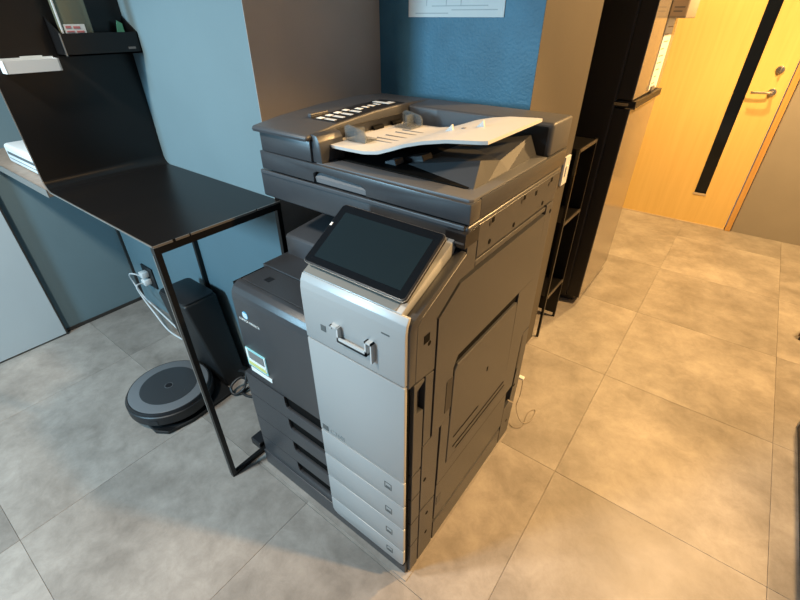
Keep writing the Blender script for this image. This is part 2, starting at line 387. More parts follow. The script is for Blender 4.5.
# top deck of the front door and the output cavity step behind it
dk = NB(); box(-.617, -.287, .030, .115, .780, .7935, bev=.0015, bm=dk); box(-.635, -.287, .117, .22, .780, .7965, bev=.0015, bm=dk)
obj('output_deck', dk, M_CHAR, P)
obj('deck_mark', box(-.560, -.538, .060, .082, .7932, .794), M_BLACK, P)
obj('output_step', prism([(.205, .790), (.205, .854), (.211, .860), (.36, .875), (.36, .790)], -.625, -.287, 'x', bev=.0015), M_CHARL, P, smooth=True)

# --- silver front cover (upper right), curved over into the sloping console
low = [(YS, .7925), (YS, .908), (-.0342, .924), (-.031, .940), (-.0235, .9535), (-.016, .952), (-.024, .934), (-.026, .915), (-.026, .7925)]
obj('console_cover', prism(low, -.282, -.004, 'x', bev=.0016, seg=2), M_SILVER, P, smooth=True)
obj('corner_post', box(-.283, -.010, -.0265, .013, .062, .925), M_CHARD, P)
slp = [(-.020, .940), (-.0215, .9545), (.004, .968), (.150, 1.036), (.158, 1.034), (.160, 1.026), (.150, 1.000), (.012, .930)]
obj('console_slope', prism(slp, -.281, -.022, 'x', bev=.002), M_SILVER, P, smooth=True)
sd = obj('silver_door', box(-.282, -.004, YS, -.026, .4780, .7880, bev=.002), M_SILVER, P, smooth=True)
th = math.atan2(.069, .146)
obj('console_recess', prism([(-.0222, .9562), (.004, .9692), (.148, 1.0372), (.146, 1.0325), (.004, .9630), (-.018, .9530)], -.279, -.036, 'x'), M_SILVG, P)
# dark sloping cheek between cover and side
chk = [(-.030, .790), (-.030, .930), (-.024, .948), (.0, .957), (.155, 1.021), (.163, 1.016), (.163, .99), (.01, .925), (.01, .790)]
obj('cheek', prism([(p[0] + .004, p[1] - .008) for p in chk], -.0215, .0, 'x', bev=.003), M_CHAR, P, smooth=True)
# small prints on the silver parts
mk = obj('model_mark', box(-.272, -.252, YS - .0008, YS + .0004, .4845, .5025), M_ICON, sd)
text_mesh('C360i', .0215, front_M(-.245, YS - .0002, .4860), mat('print_grey', (.24, .26, .26), .6), 'model_lettering', sd)
obj('touch_mark', box(-.230, -.215, YS - .0008, YS + .0004, .832, .848), M_ICON, P)
sl = NB(); box(-.060, -.040, YS - .0006, YS + .0004, .903, .9065, bm=sl)
obj('card_slot', sl, M_ICON, P)
hk = NB()
yb, yf = YS + .001, YS - .011
box(-.190, -.170, yf, yb, .866, .870, bm=hk); box(-.172, -.168, yf, yb, .838, .870, bm=hk); box(-.190, -.187, yf, yf + .006, .860, .870, bm=hk)
box(-.172, -.092, yf, yb, .834, .839, bm=hk); box(-.172, -.092, yf, yf + .003, .834, .846, bm=hk)
box(-.096, -.092, yf, yb, .834, .872, bm=hk); box(-.096, -.078, yf, yb, .868, .872, bm=hk); box(-.081, -.078, yf, yb, .822, .872, bm=hk)
obj('card_holder', hk, M_TRAY, P)

# --- tilted touch panel
u = Vector((0, .124, .076)).normalized(); n = Vector((1, 0, 0)).cross(u)
TW, TH = .262, .156
TM = Matrix.Translation(Vector((-.151, .0485, 1.020))) @ Matrix(((1, 0, 0, 0), (0, u.y, n.y, 0), (0, u.z, n.z, 0), (0, 0, 0, 1)))
tp = obj('touch_panel', prism(rrect(-TW / 2, TW / 2, -TH / 2, TH / 2, .010), -.013, 0, 'z', bev=.0022, M=TM), M_BLACK, P, smooth=True)
obj('panel_rim', prism(rrect(-TW / 2 - .001, TW / 2 + .001, -TH / 2 - .001, TH / 2 + .001, .011), -.005, -.0028, 'z', M=TM), M_TRIM, tp)
obj('panel_glass', prism(rrect(-TW / 2 + .003, TW / 2 - .003, -TH / 2 + .003, TH / 2 - .003, .008), -.002, .0006, 'z', M=TM), M_GLASS, tp)
obj('display', box(-.110, .112, -.060, .058, .0003, .0010, M=TM), mat('display_off', (.010, .018, .023), .10, spec=.2), tp)
obj('led', box(-.1275, -.1225, .018, .026, .0004, .0012, M=TM), M_WHITE, tp)
obj('panel_mount', box(-.075, .085, -.045, .055, -.048, -.012, bev=.004, M=TM), M_SILVG, P)
obj('panel_mount', box(.105, .122, -.060, .050, -.022, -.0128, bev=.002, M=TM), M_SILVG, P)

# --- right side panels (outlines in y,z), proud of the dark core with joints between
def side(pts, name='side_panel', x0=-.021, x1=0.0, m=M_CHAR, gap=.0024, bev=.0008, parent=P):
    return obj(name, prism(inset(pts, gap), x0, x1, 'x', bev=bev, seg=1), m, parent)
side([(-.008, .782), (-.004, .926), (.012, .940), (.160, 1.008), (.160, 1.048), (.205, 1.048), (.205, .955), (.145, .953), (.067, .905), (.067, .771)], x1=.0006)
fz_ = [.780, .476, .376, .266, .153, .012]
for k in range(5):
    y1 = .031
    z1, z0 = fz_[k], fz_[k + 1]
    if k == 0:
        side([(-.010, z0), (y1, z0), (y1, .682), (.006, .690), (.006, .752), (y1, .764), (y1, .776), (-.010, z1)], 'corner_panel')
    else: side([(-.010, z0), (y1, z0 - .004), (y1, z1 - .004), (-.010, z1)], 'corner_panel')
obj('corner_notch', box(-.0205, -.014, .006, .031, .682, .758), M_BLACK, P)
side([(.031, .545), (.067, .548), (.067, .770), (.031, .776)])
side([(.031, .276), (.031, .545), (.067, .548), (.108, .560), (.108, .262)])
side([(.031, .012), (.031, .274), (.108, .260), (.108, .012)])
# upper band under the scanner
bandp = side([(.205, .976), (.205, 1.056), (.655, 1.056), (.655, .976)])
# rim above the door
side([(.205, .955), (.205, .975), (.600, .972), (.600, .955)], x1=-.001)
# rear column
side([(.602, .525), (.602, .974), (.655, .974), (.668, .60), (.668, .525)], x1=.0)
side([(.612, .215), (.624, .36), (.610, .525), (.668, .525), (.676, .42), (.672, .25), (.664, .16)], x1=.0)
side([(.568, .012), (.568, .205), (.612, .215), (.664, .16), (.655, .012)], x1=.0)
obj('rear_slot', box(-.006, .0008, .612, .624, .37, .515), M_BLACK, P)
# door with the bypass tray opening
D = [(.067, .550), (.067, .903), (.145, .950), (.600, .950), (.606, .52), (.560, .30), (.110, .30), (.110, .555)]
T = [(.150, .36), (.150, .716), (.166, .742), (.500, .742), (.506, .735), (.512, .54), (.520, .36)]
def ring_panel(outer, quads, name, x0, x1, m):
    pass
door = NB()
prism(inset([(.067, .550), (.067, .903), (.145, .950), (.600, .950), (.602, .742), (.166, .742), (.150, .716), (.150, .550)], .0022), -.021, .002, 'x', bm=door)
prism([(.1115, .302), (.1115, .5512), (.150, .5512), (.150, .302)], -.021, .002, 'x', bm=door)
prism([(.503, .7432), (.6008, .7432), (.6050, .52), (.600, .302), (.522, .302)], -.021, .002, 'x', bm=door)
prism([(.150, .302), (.150, .356), (.5215, .356), (.522, .302)], -.021, .002, 'x', bm=door)
dp = obj('side_door', door, M_CHAR, P)
bt = obj('bypass_tray', prism([(.1535, .360), (.1535, .702), (.168, .716), (.494, .716), (.500, .70), (.508, .54), (.517, .360)], -.021, .0035, 'x', bev=.0015, seg=1), M_CHAR, P)
for zz, ya, yb2 in ((.441, .18, .32), (.400, .18, .50), (.376, .20, .512)):
    obj('tray_rib', box(.0028, .0046, ya, yb2, zz - .0016, zz + .0016), M_CHARD, bt)
obj('tray_mark', box(.003, .0042, .345, .352, .560, .575), M_CHARD, bt)
obj('tray_gap_shade', prism([(.1505, .716), (.1665, .7415), (.501, .7415), (.5005, .7175), (.168, .7175), (.155, .7050), (.1505, .7050)], -.021, -.003, 'x'), M_CHARD, dp)  # black filler that paints the shade of the gap above the tray
lt = obj('tray_latch', box(-.006, .003, .122, .149, .585, .690), M_BLACK, dp)
lower = obj('lower_side_door', prism(inset([(.110, .125), (.110, .300), (.560, .300), (.566, .205), (.566, .122)], .0014), -.021, .001, 'x', bev=.0008, seg=1), M_CHAR, P)
obj('door_grip', box(.0, .0022, .118, .140, .195, .232), M_CHARL, lower)
obj('door_groove', box(.0, .0016, .115, .545, .296, .300), M_BLACK, lower)
side([(.110, .012), (.110, .108), (.566, .104), (.566, .012)])
obj('side_gap', box(-.010, -.004, .11, .566, .100, .130), M_BLACK, P)
# little screw covers and cutouts on the side
sc = [(.256, 1.040), (.268, 1.044), (.415, 1.040), (.428, 1.046), (.500, 1.036), (.586, 1.036), (.600, 1.044)]
for k, (yy, zz) in enumerate(sc):
    if k in (1, 3, 4, 6): obj('cutout', box(-.001, .0006, yy - .006, yy + .006, zz - .0055, zz + .0055), M_CHARD, P)
    else: obj('screw_hole', cyl((yy, zz), .006, -.001, .0006, seg=14, axis='x'), M_BLACK, P)
for yy, zz in ((.262, .996), (.385, .992), (.560, .992), (.640, .945), (.09, .62), (.04, .86), (.585, .42), (.63, .28), (.62, .10), (.07, .22), (.07, .12), (.05, .40)):
    obj('screw_cover', cyl((yy, zz), .006, -.001, .0007, seg=14, axis='x'), M_CHARD, P)
obj('label_mark', box(-.001, .0012, .020, .040, .868, .888), M_CHARD, P)

# --- scanner unit and hinge knob
sc_ = obj('scanner_unit', box(-.638, -.002, .166, .672, .988, 1.0605, bev=.006, seg=3), M_CHAR, P, smooth=True)
obj('scanner_bar', box(-.630, -.010, .162, .170, 1.052, 1.062, bev=.002), M_CHARL, sc_)
kn = NB(); box(-.040, .0, .148, .172, 1.028, 1.034, bev=.003, bm=kn); cyl((-.018, .160), .006, 1.034, 1.046, seg=12, bm=kn)
obj('lock_knob', kn, M_CHARL, P)
obj('knob_recess', box(-.044, .0015, .150, .205, 1.022, 1.052), M_BLACK, P)

# --- document feeder lid
lid = NB()
prism([(-.620, 1.0665), (-.425, 1.0665), (-.425, 1.088), (-.415, 1.094), (-.275, 1.088), (-.262, 1.080), (-.262, 1.0665), (0, 1.0665), (0, 1.107), (-.620, 1.112)], .163, .205, 'y', bm=lid, bev=.002)
box(-.620, 0, .2045, .680, 1.0665, 1.109, bev=.002, bm=lid)
df = obj('document_feeder', lid, M_CHAR, P, smooth=True)
obj('lid_handle', prism([(.170, 1.066), (.168, 1.078), (.180, 1.090), (.205, 1.092), (.205, 1.066)], -.424, -.263, 'x'), mat('handle_painted_sheen', (0.16, 0.165, 0.175), 0.3), df, smooth=True)  # lighter grey stands in for the bright reflection in the grip
M_BORD = mat('lid_border_lit_grey', (0.105, 0.11, 0.12), 0.42)  # light grey border, made lighter for the light it catches
obj('lid_border', prism([(-.420, .172), (-.010, .172), (-.004, .18), (-.004, .545), (-.040, .545), (-.040, .226), (-.05, .222), (-.420, .222)], 1.106, 1.1125, 'z', bev=.0015), M_BORD, df, smooth=True)
# feeder block on the left
fb = NB(); box(-.613, -.430, .166, .66, 1.1125, 1.160, bev=.002, bm=fb)
prism([(-.430, 1.112), (-.430, 1.176), (-.412, 1.172), (-.404, 1.160), (-.400, 1.112)], .172, .250, 'y', bm=fb, bev=.002)
obj('feeder_block', fb, M_CHAR, df, smooth=True)
top = [(.156, 1.160), (.154, 1.166), (.158, 1.173), (.25, 1.184), (.40, 1.194), (.56, 1.197), (.672, 1.190), (.676, 1.160)]
tc_ = prism(top, -.628, -.428, 'x', bev=.006, seg=3)
obj('feeder_cover', tc_, M_CHARL, df, smooth=True)
# rear bar
rb = NB(); box(-.620, -.001, .548, .680, 1.110, 1.190, bev=.008, seg=3, bm=rb)
obj('rear_bar', rb, M_CHARL, df, smooth=True)
obj('rear_bar_face', box(-.100, -.014, .5462, .549, 1.114, 1.180), M_BLACK, df)
obj('rear_window', box(-.33, -.17, .5462, .549, 1.150, 1.186), M_CHARL, df)
# dark roller mouth
obj('roller_mouth', box(-.432, -.424, .25, .548, 1.113, 1.172), M_BLACK, df)
for yy in (.30, .40, .48):
    obj('feed_roller', cyl((-.422, 1.152), .008, yy - .02, yy + .02, seg=16, axis='y', M=Matrix.Identity(4)), M_CHARD, df, smooth=True)
# black strip of loading pictograms on the cover
sM = Matrix.Translation((-.500, .245, 1.1862)) @ Matrix.Rotation(math.atan2(.012, .15), 4, 'X')
def strip_z(y): # height of the cover
    q = [(.25, 1.184), (.40, 1.194), (.56, 1.197)]
    if y < .40: return 1.184 + (y - .25) / .15 * .010
    return 1.194 + (y - .40) / .16 * .003
def on_cover(x0, x1, y0, y1, h0, h1, bm):
    t = bmesh.new(); n_ = 6
    rows = []
    for k in range(n_ + 1):
        y = y0 + (y1 - y0) * k / n_; z = strip_z(y)
        rows.append([t.verts.new((x0, y, z + h0)), t.verts.new((x1, y, z + h0)), t.verts.new((x1, y, z + h1)), t.verts.new((x0, y, z + h1))])
    for a, b in zip(rows, rows[1:]):
        for i in range(4): t.faces.new((a[i], a[(i + 1) % 4], b[(i + 1) % 4], b[i]))
    t.faces.new(rows[0]); t.faces.new(rows[-1][::-1])
    return merge(t, bm)
obj('loading_label', on_cover(-.520, -.432, .258, .535, -.001, .0008, NB()), M_BLACK, df)
pi = NB()
yy = .268
for k, (wd_, gl) in enumerate(((.020, 1), (.020, 1), (.022, 1), (.018, 1), (.018, 2), (.014, 2), (.014, 2), (.014, 2), (.026, 3))):
    if gl == 1:
        on_cover(-.510, -.492, yy, yy + wd_ * .75, .0008, .0013, pi); on_cover(-.486, -.450, yy + .003, yy + .006, .0008, .0013, pi); on_cover(-.486, -.450, yy + .010, yy + .013, .0008, .0013, pi)
    elif gl == 2: on_cover(-.490, -.468, yy, yy + wd_ * .7, .0008, .0013, pi)
    else: on_cover(-.512, -.452, yy, yy + .016, .0008, .0013, pi); on_cover(-.475, -.452, yy + .016, yy + .03, .0008, .0013, pi)
    yy += wd_ + .010
obj('loading_pictograms', pi, M_PAPER, df)
obj('cover_release', box(-.535, -.522, .262, .325, strip_z(.26) + .0, strip_z(.26) + .011, bev=.003), M_CHARL, df)

# input tray: a sheet that swoops up to the right
zx = [(-.43, 1.150), (-.36, 1.149), (-.30, 1.150), (-.26, 1.156), (-.225, 1.168), (-.19, 1.181), (-.15, 1.191), (-.10, 1.199), (-.02, 1.204)]
def zin(x):
    for (a, za), (b, zb) in zip(zx, zx[1:]):
        if a <= x <= b: return za + (zb - za) * (x - a) / (b - a)
    return zx[-1][1]
tr = bmesh.new(); up_, lo_ = [], []
xs_ = [-.43 + .41 * k / 40 for k in range(41)]
for x in xs_:
    z = zin(x); yf_ = .205 + max(0, (x + .2)) * .20; yb_ = .515
    if x > -.028: yf_ += .004; yb_ -= .004
    up_.append([tr.verts.new((x, y, z)) for y in (yf_, yf_ + .003, yb_)]); lo_.append([tr.verts.new((x, y, z - .007)) for y in (yf_ + .001, yf_ + .003, yb_)])
for i in range(40):
    for j in range(2):
        tr.faces.new((up_[i][j], up_[i + 1][j], up_[i + 1][j + 1], up_[i][j + 1])); tr.faces.new((lo_[i][j], lo_[i][j + 1], lo_[i + 1][j + 1], lo_[i + 1][j]))
    tr.faces.new((up_[i][0], lo_[i][0], lo_[i + 1][0], up_[i + 1][0])); tr.faces.new((up_[i][2], up_[i + 1][2], lo_[i + 1][2], lo_[i][2]))
for i in (0, 40):
    for j in range(2): tr.faces.new((up_[i][j], up_[i][j + 1], lo_[i][j + 1], lo_[i][j]))
it = obj('input_tray', tr, M_TRAY, df, smooth=True)
lines = NB()
for y in (.30, .325, .36, .40, .43): box(-.36, -.26, y - .0012, y + .0012, 1.1495, 1.1512, bm=lines)
it2 = obj('tray_size_line', lines, M_GREYP, df)
for (px_, py_) in ((-.165, .345), (-.105, .375)):
    obj('tray_peg', prism([(px_ - .012, zin(px_) - .004), (px_ + .006, zin(px_) + .014), (px_ + .010, zin(px_) - .002)], py_ - .003, py_ + .003, 'y'), M_TRAY, df)
obj('tray_pad', box(-.140, -.132, .352, .360, zin(-.136) - .001, zin(-.136) + .002), M_GREYP, df)
def guide(y, s):
    g = NB(); prism([(-.400, 1.149), (-.402, 1.182), (-.392, 1.187), (-.345, 1.178), (-.338, 1.168), (-.338, 1.152)], y - .003, y + .003, 'y', bm=g)
    box(-.398, -.342, min(y, y + s * .045), max(y, y + s * .045), 1.150, 1.155, bm=g, bev=.0015)
    prism([(-.372, 1.153), (-.372, 1.180), (-.366, 1.179), (-.366, 1.153)], min(y, y + s * .03), max(y, y + s * .03), 'y', bm=g)
    obj('paper_guide', g, M_SMOKE, df)
guide(.258, 1); guide(.488, -1)
# output area below the tray: dark floor and the sculpted ramp at its right end
obj('output_floor', box(-.425, -.045, .226, .546, 1.1085, 1.1135), M_CHARD, df)
hy = [(.228, 1.1125), (.290, 1.152), (.385, 1.132), (.545, 1.158)]
rp = bmesh.new(); sec = []
for y, h in hy:
    sec.append([rp.verts.new(p) for p in ((-.032, y, 1.112), (-.054 if h > 1.12 else -.034, y, h), (-.245, y + (.008 if y < .25 else .0), 1.1125))])
for a, b in zip(sec, sec[1:]):
    for i in range(2): rp.faces.new((a[i], a[i + 1], b[i + 1], b[i]))
    rp.faces.new((a[2], a[0], b[0], b[2]))
rp.faces.new(sec[0]); rp.faces.new(sec[-1][::-1])
obj('output_ramp', rp, mat('ramp_plastic', (0.05, 0.052, 0.056), 0.55, spec=0.3), df)
obj('paper_stop', prism([(-.285, 1.112), (-.285, 1.118), (-.258, 1.126), (-.252, 1.112)], .262, .295, 'y', bev=.001), M_CHARL, df)
obj('paper_stop', prism([(-.262, 1.112), (-.262, 1.120), (-.215, 1.132), (-.206, 1.112)], .310, .350, 'y', bev=.001), M_CHAR, df)

# ================================================================== BENT STEEL COUNTER WITH PARTITION
tb = thing('standing_desk', (-1.03, 0.06, 0), 'black bent steel standing desk with tall partition and thin square legs', 'desk')
TX0, TX1, TY0, TY1, TZ = -1.372, -0.700, -0.134, 0.2605, 0.930
r = .035; prof = [(TX1, TZ), (TX0 + r, TZ)]
for k in range(1, 8):
    a = math.radians(270 - 90 * k / 8); prof.append((TX0 + r + r * math.cos(a), TZ + r + r * math.sin(a)))
prof += [(TX0, TZ + r), (TX0, 1.78)]
outer = [(x - (.004 if z > TZ + .02 else 0), z - .004) if z < TZ + .02 else (x - .004, z) for x, z in prof]
shb = prism(prof + outer[::-1], TY0, TY1, 'y')
obj('bent_sheet', shb, M_TABLE, tb, smooth=True)
obj('edge_strip', prism(prof + outer[::-1], TY0 - .0025, TY0, 'y'), M_TRIM, tb)
rail = NB(); box(TX1 - .018, TX1, TY0, TY1, TZ - .026, TZ - .0045, bm=rail)
obj('top_rail', rail, M_TABLE, tb)
for a, b in ((TY0, TY0 + .05), (TY0 + .058, TY0 + .095), (TY0 + .10, TY1 - .09), (TY1 - .085, TY1)):
    obj('edge_strip', box(TX1, TX1 + .0025, a, b, TZ - .006, TZ), M_TRIM, tb)
LT = .016
obj('leg', box(TX1 - LT, TX1, TY0, TY0 + LT, 0, TZ - .026, bev=.001, seg=1), M_TABLE, tb)
obj('leg', box(TX1 - LT, TX1, TY1 - LT, TY1, LT, TZ - .026, bev=.001, seg=1), M_TABLE, tb)
obj('leg', box(-1.315, -1.315 + LT, TY1 - LT, TY1, 0, TZ - .0045, bev=.001, seg=1), M_TABLE, tb)
obj('foot_bar', box(TX1 - LT, TX1, TY0 + LT, TY1, 0, LT, bev=.001, seg=1), M_TABLE, tb)
obj('foot_pad', box(-.772, TX1 - LT - .001, .0, .048, 0, .034, bev=.004), M_BLACK, tb)
obj('leg_edge', box(TX1 - LT - .0008, TX1 - LT + .0045, TY0 - .0010, TY0 + .001, .01, TZ - .03), M_TRIM, tb)

# wall counter continuing behind the partition, with pale panels below
ct = thing('wall_counter', (-1.76, 0.05, 0.9), 'brown wood wall counter running left behind the black partition', 'counter')
obj('counter_top', box(FX0, TX0 - .005, TY0, YW, .905, .928, bev=.002), M_COUNTER, ct)
obj('counter_edge', box(FX0, TX0 - .005, TY0 - .003, TY0, .903, .929), M_TRIM, ct)
cb = thing('base_cabinet', (FX0 + .02, -0.55, 0), 'pale grey cabinet standing on the floor at the left edge', 'cabinet')
obj('cabinet_body', box(FX0 + .002, FX0 + .012, -1.1, -.158, .004, .86), M_DARKCAB, cb)
obj('cabinet_door', box(FX0 + .012, FX0 + .030, -1.1, -.160, .010, .86, bev=.001), M_UNDER, cb)
obj('cabinet_edge', box(FX0 + .004, FX0 + .031, -.160, -.153, .004, .86), M_DARKCAB, cb)
# white router-like box on the counter
rt = thing('white_box', (-1.66, -0.04, .928), 'white flat box with a dark slot on the wall counter', 'box')
obj('box_shell', box(-1.86, -1.46, -.095, .03, .929, 1.000, bev=.012, seg=3), M_WHITE, rt, smooth=True)
obj('front_slot', box(-1.83, -1.48, -.0965, -.093, .966, .976), M_ICON, rt)
obj('front_line', box(-1.83, -1.48, -.0960, -.093, .950, .952), M_ICON, rt)

# white tray and black pocket on the partition
wt = NB(); XP = TX0
box(XP + .001, XP + .040, -.110, .024, 1.264, 1.267, bm=wt); box(XP + .038, XP + .041, -.110, .024, 1.264, 1.296, bm=wt); box(XP + .001, XP + .004, -.110, .024, 1.264, 1.300, bm=wt)
box(XP + .001, XP + .041, -.112, -.109, 1.264, 1.296, bm=wt); box(XP + .001, XP + .041, .022, .025, 1.264, 1.296, bm=wt)
tw = thing('pen_tray', (XP + .02, -.04, 1.264), 'white magnetic tray fixed on the black partition', 'tray')
obj('tray_shell', wt, M_WHITE, tw)
nt_ = NB(); box(XP + .012, XP + .013, -.060, -.005, 1.268, 1.304, bm=nt_, M=None)
tag(obj('paper_slip', nt_, M_PAPER), 'small white paper slip sticking out of the white tray', 'paper')
pk = thing('wall_pocket', (XP + .03, .15, 1.30), 'black open pocket holder fixed on the black partition next to the blue wall', 'holder')
pb = NB(); PZ = 1.300
PX0, PX1, PY0_, PY1_ = XP + .001, XP + .072, .040, TY1
box(PX0, PX1, PY0_, PY1_, PZ, PZ + .004, bm=pb); box(PX1 - .003, PX1, PY0_, PY1_, PZ, PZ + .058, bm=pb); box(PX0, PX0 + .003, PY0_, PY1_, PZ, PZ + .100, bm=pb)
for ya in (PY0_, PY1_ - .003):
    prism([(PX0, PZ), (PX1, PZ), (PX1, PZ + .058), (PX0, PZ + .100)], ya, ya + .003, 'y', bm=pb)
obj('pocket_shell', pb, M_TABLE, pk)
obj('pocket_edge', box(PX1 - .002, PX1 + .001, PY0_ - .001, PY0_ + .002, PZ + .001, PZ + .058), M_TRIM, pk)
lb = NB(); box(PX1, PX1 + .0008, PY1_ - .040, PY1_ - .018, PZ + .012, PZ + .018, bm=lb)
obj('pocket_mark', lb, M_GREYP, pk)
bp_ = thing('display_packet', (XP + .05, .10, 1.305), 'clear plastic packet with red printed label standing in the black pocket', 'packet')
obj('packet_sleeve', box(XP + .030, XP + .060, .055, .140, 1.305, 1.50, bev=.006), M_CLEAR, bp_, smooth=True)
obj('packet_edge', box(XP + .060, XP + .063, .0525, .0565, 1.355, 1.50), M_WHITE, bp_)
obj('packet_label', box(XP + .0605, XP + .0615, .062, .118, 1.352, 1.380), M_PAPER, bp_)
rl = NB()
for (a, b, c, d) in ((.066, .080, 1.370, 1.376), (.086, .104, 1.369, 1.375), (.066, .086, 1.360, 1.364), (.092, .112, 1.359, 1.364)): box(XP + .0613, XP + .0622, a, b, c, d, bm=rl)
obj('packet_print', rl, M_REDP, bp_)
tag(obj('green_card', prism([(.205, 1.305), (.243, 1.305), (.240, 1.380), (.226, 1.388)], XP + .030, XP + .032, 'x'), M_GREENP), 'green card standing in the black pocket by the wall', 'card')

# ================================================================== ROBOT VACUUM AND DOCK
RC = (-1.224, -0.064)
rv = thing('robot_vacuum', (RC[0], RC[1], 0.0), 'round dark grey robot vacuum parked on its charging dock', 'vacuum')
def lathe(prof, c, seg=64):
    t = bmesh.new(); rings = []
    for (rr, z) in prof:
        if rr < 1e-6: rings.append([t.verts.new((c[0], c[1], z))])
        else: rings.append([t.verts.new((c[0] + rr * math.cos(2 * math.pi * k / seg), c[1] + rr * math.sin(2 * math.pi * k / seg), z)) for k in range(seg)])
    for a, b in zip(rings, rings[1:]):
        for k in range(seg):
            if len(a) == 1 and len(b) > 1: t.faces.new((a[0], b[k], b[(k + 1) % seg]))
            elif len(b) == 1 and len(a) > 1: t.faces.new((a[k], b[0], a[(k + 1) % seg]))
            elif len(a) > 1: t.faces.new((a[k], a[(k + 1) % seg], b[(k + 1) % seg], b[k]))
    return t
obj('body', lathe([(0, .022), (.150, .022), (.162, .030), (.1655, .045), (.1655, .084), (.160, .092), (0, .0921)], RC), M_ROBOTB, rv, smooth=True)
obj('bumper', lathe([(.1656, .036), (.1695, .038), (.1705, .045), (.1700, .078), (.1660, .081), (.1656, .036)], RC), M_ROBOTB, rv, smooth=True)
obj('top_ring', lathe([(0, .0918), (.153, .0918), (.156, .0930), (.152, .0950), (0, .0952)], RC), M_ROBOT, rv, smooth=True)
obj('top_disc', lathe([(0, .0950), (.112, .0950), (.1125, .0962), (.110, .0966), (0, .0968)], RC), M_ROBOTD, rv, smooth=True)
bc = (RC[0] + .004, RC[1] - .002)
obj('clean_button', lathe([(0, .0966), (.014, .0966), (.0145, .0980), (.012, .0984), (0, .0982)], bc, 24), M_BLACK, rv, smooth=True)
obj('button_ring', lathe([(.0145, .0967), (.0165, .0967), (.0165, .0975), (.0145, .0975)], bc, 24), M_ROBOT, rv)
for a, rr in ((.3, .085), (.62, .092)): obj('indicator', cyl((RC[0] + rr * math.cos(a), RC[1] + rr * math.sin(a)), .002, .0966, .0975, 10), M_CHROME, rv)
obj('bumper_seam', prism(rrect(.040, .062, -.018, .018, .002), .1700, .1712, 'x', M=Matrix.Translation((RC[0], RC[1], 0)) @ Matrix.Rotation(math.radians(-52), 4, 'Z') @ Matrix.Translation((0, 0, 0)) @ Matrix(((1, 0, 0, 0), (0, 0, 1, 0), (0, 1, 0, 0), (0, 0, 0, 1)))), M_ROBOTB, rv)

dkk = thing('charging_dock', (-1.24, 0.16, 0), 'black self-emptying charging dock tower under the desk', 'dock')
def loft(b, t, bev=.012):
    g = bmesh.new(); A = [g.verts.new((x, y, b[4])) for x, y in ((b[0], b[2]), (b[1], b[2]), (b[1], b[3]), (b[0], b[3]))]; B = [g.verts.new((x, y, t[4])) for x, y in ((t[0], t[2]), (t[1], t[2]), (t[1], t[3]), (t[0], t[3]))]
    g.faces.new(A[::-1]); g.faces.new(B)
    for i in range(4): g.faces.new((A[i], A[(i + 1) % 4], B[(i + 1) % 4], B[i]))
    bmesh.ops.recalc_face_normals(g, faces=g.faces)
    bmesh.ops.bevel(g, geom=list(g.edges), offset=bev, segments=3, affect='EDGES', profile=.5); return g
obj('tower', loft((-1.405, -1.065, .105, .236, .0, 0), (-1.395, -1.165, .065, .236, .425)) if False else loft((-1.405, -1.110, .122, .225, .0), (-1.392, -1.182, .078, .224, .430)), M_DOCK, dkk, smooth=True)
obj('tower_lid', prism(rrect(-1.388, -1.186, .082, .220, .022), .4295, .436, 'z', bev=.002), M_ROBOTB, dkk, smooth=True)
obj('ramp', prism([(-1.37, .12), (-1.060, .12), (-1.050, -.08), (-1.07, -.175), (-1.115, -.205), (-1.28, -.205), (-1.34, -.17), (-1.37, -.10)], .001, .016, 'z', bev=.003), M_DOCK, dkk)
for k in range(9):
    obj('ramp_rib', box(-1.115 + k * .006, -1.112 + k * .006, -.196 + k * .003, -.17 + k * .003, .0155, .019), M_ROBOTB, dkk)
# outlet and its white cords
po = thing('wall_outlet', (-1.945, YW, .15), 'black wall outlet plate under the desk with white plugs', 'outlet')
obj('outlet_plate', prism(rrect(-2.00, -1.885, .160, .285, .006), YW - .008, YW - .0005, 'y', bev=.001), M_BLACK, po)
for zz in (.245, .200):
    obj('plug', box(-1.965, -1.925, YW - .045, YW - .008, zz - .016, zz + .016, bev=.004), M_WHITE, po, smooth=True)
tag(obj('white_power_cord', tube([(-1.945, YW - .045, .245), (-1.965, YW - .07, .262), (-2.02, YW - .07, .235), (-2.03, YW - .06, .175), (-1.96, YW - .06, .115), (-1.80, YW - .06, .070), (-1.60, YW - .07, .045), (-1.41, YW - .08, .055)], .0042), M_WCORD, smooth=True), 'white power cord looping left from the upper outlet plug', 'cord')
tag(obj('pale_power_cord', tube([(-1.945, YW - .045, .200), (-1.93, YW - .085, .205), (-1.91, YW - .085, .15), (-1.84, YW - .08, .07), (-1.70, YW - .09, .020), (-1.55, YW - .08, .010), (-1.41, YW - .08, .012)], .0042), M_WCORD, smooth=True), 'pale cord dropping from the lower outlet plug to the floor', 'cord')

# black cords between dock and copier
tag(obj('black_cable_bundle', tube([(-1.10, .19, .06), (-1.05, .19, .07), (-1.02, .15, .03), (-1.04, .11, .010), (-1.07, .12, .035), (-1.06, .17, .055), (-1.02, .185, .025), (-1.02, .14, .008), (-.97, .15, .008), (-.93, .21, .008)], .006), M_CORD, smooth=True), 'looped black cable lying on the floor beside the dock', 'cable')
tag(obj('black_signal_cable', tube([(-.655, .10, .42), (-.69, .09, .40), (-.70, .08, .34), (-.675, .11, .28), (-.675, .16, .20), (-.680, .19, .06), (-.685, .21, .010), (-.675, .25, .006)], .0045), M_CORD, smooth=True), 'thin black cable hanging down the left side of the copier', 'cable')
tag(obj('black_coiled_cable', tube([(-.652, .06, .44), (-.675, .05, .45), (-.682, .03, .40), (-.665, .03, .345), (-.672, .05, .37), (-.678, .06, .33), (-.668, .045, .29), (-.652, .04, .27)], .004), M_CORD, smooth=True), 'short curled black cable hooked by the copier front left edge', 'cable')

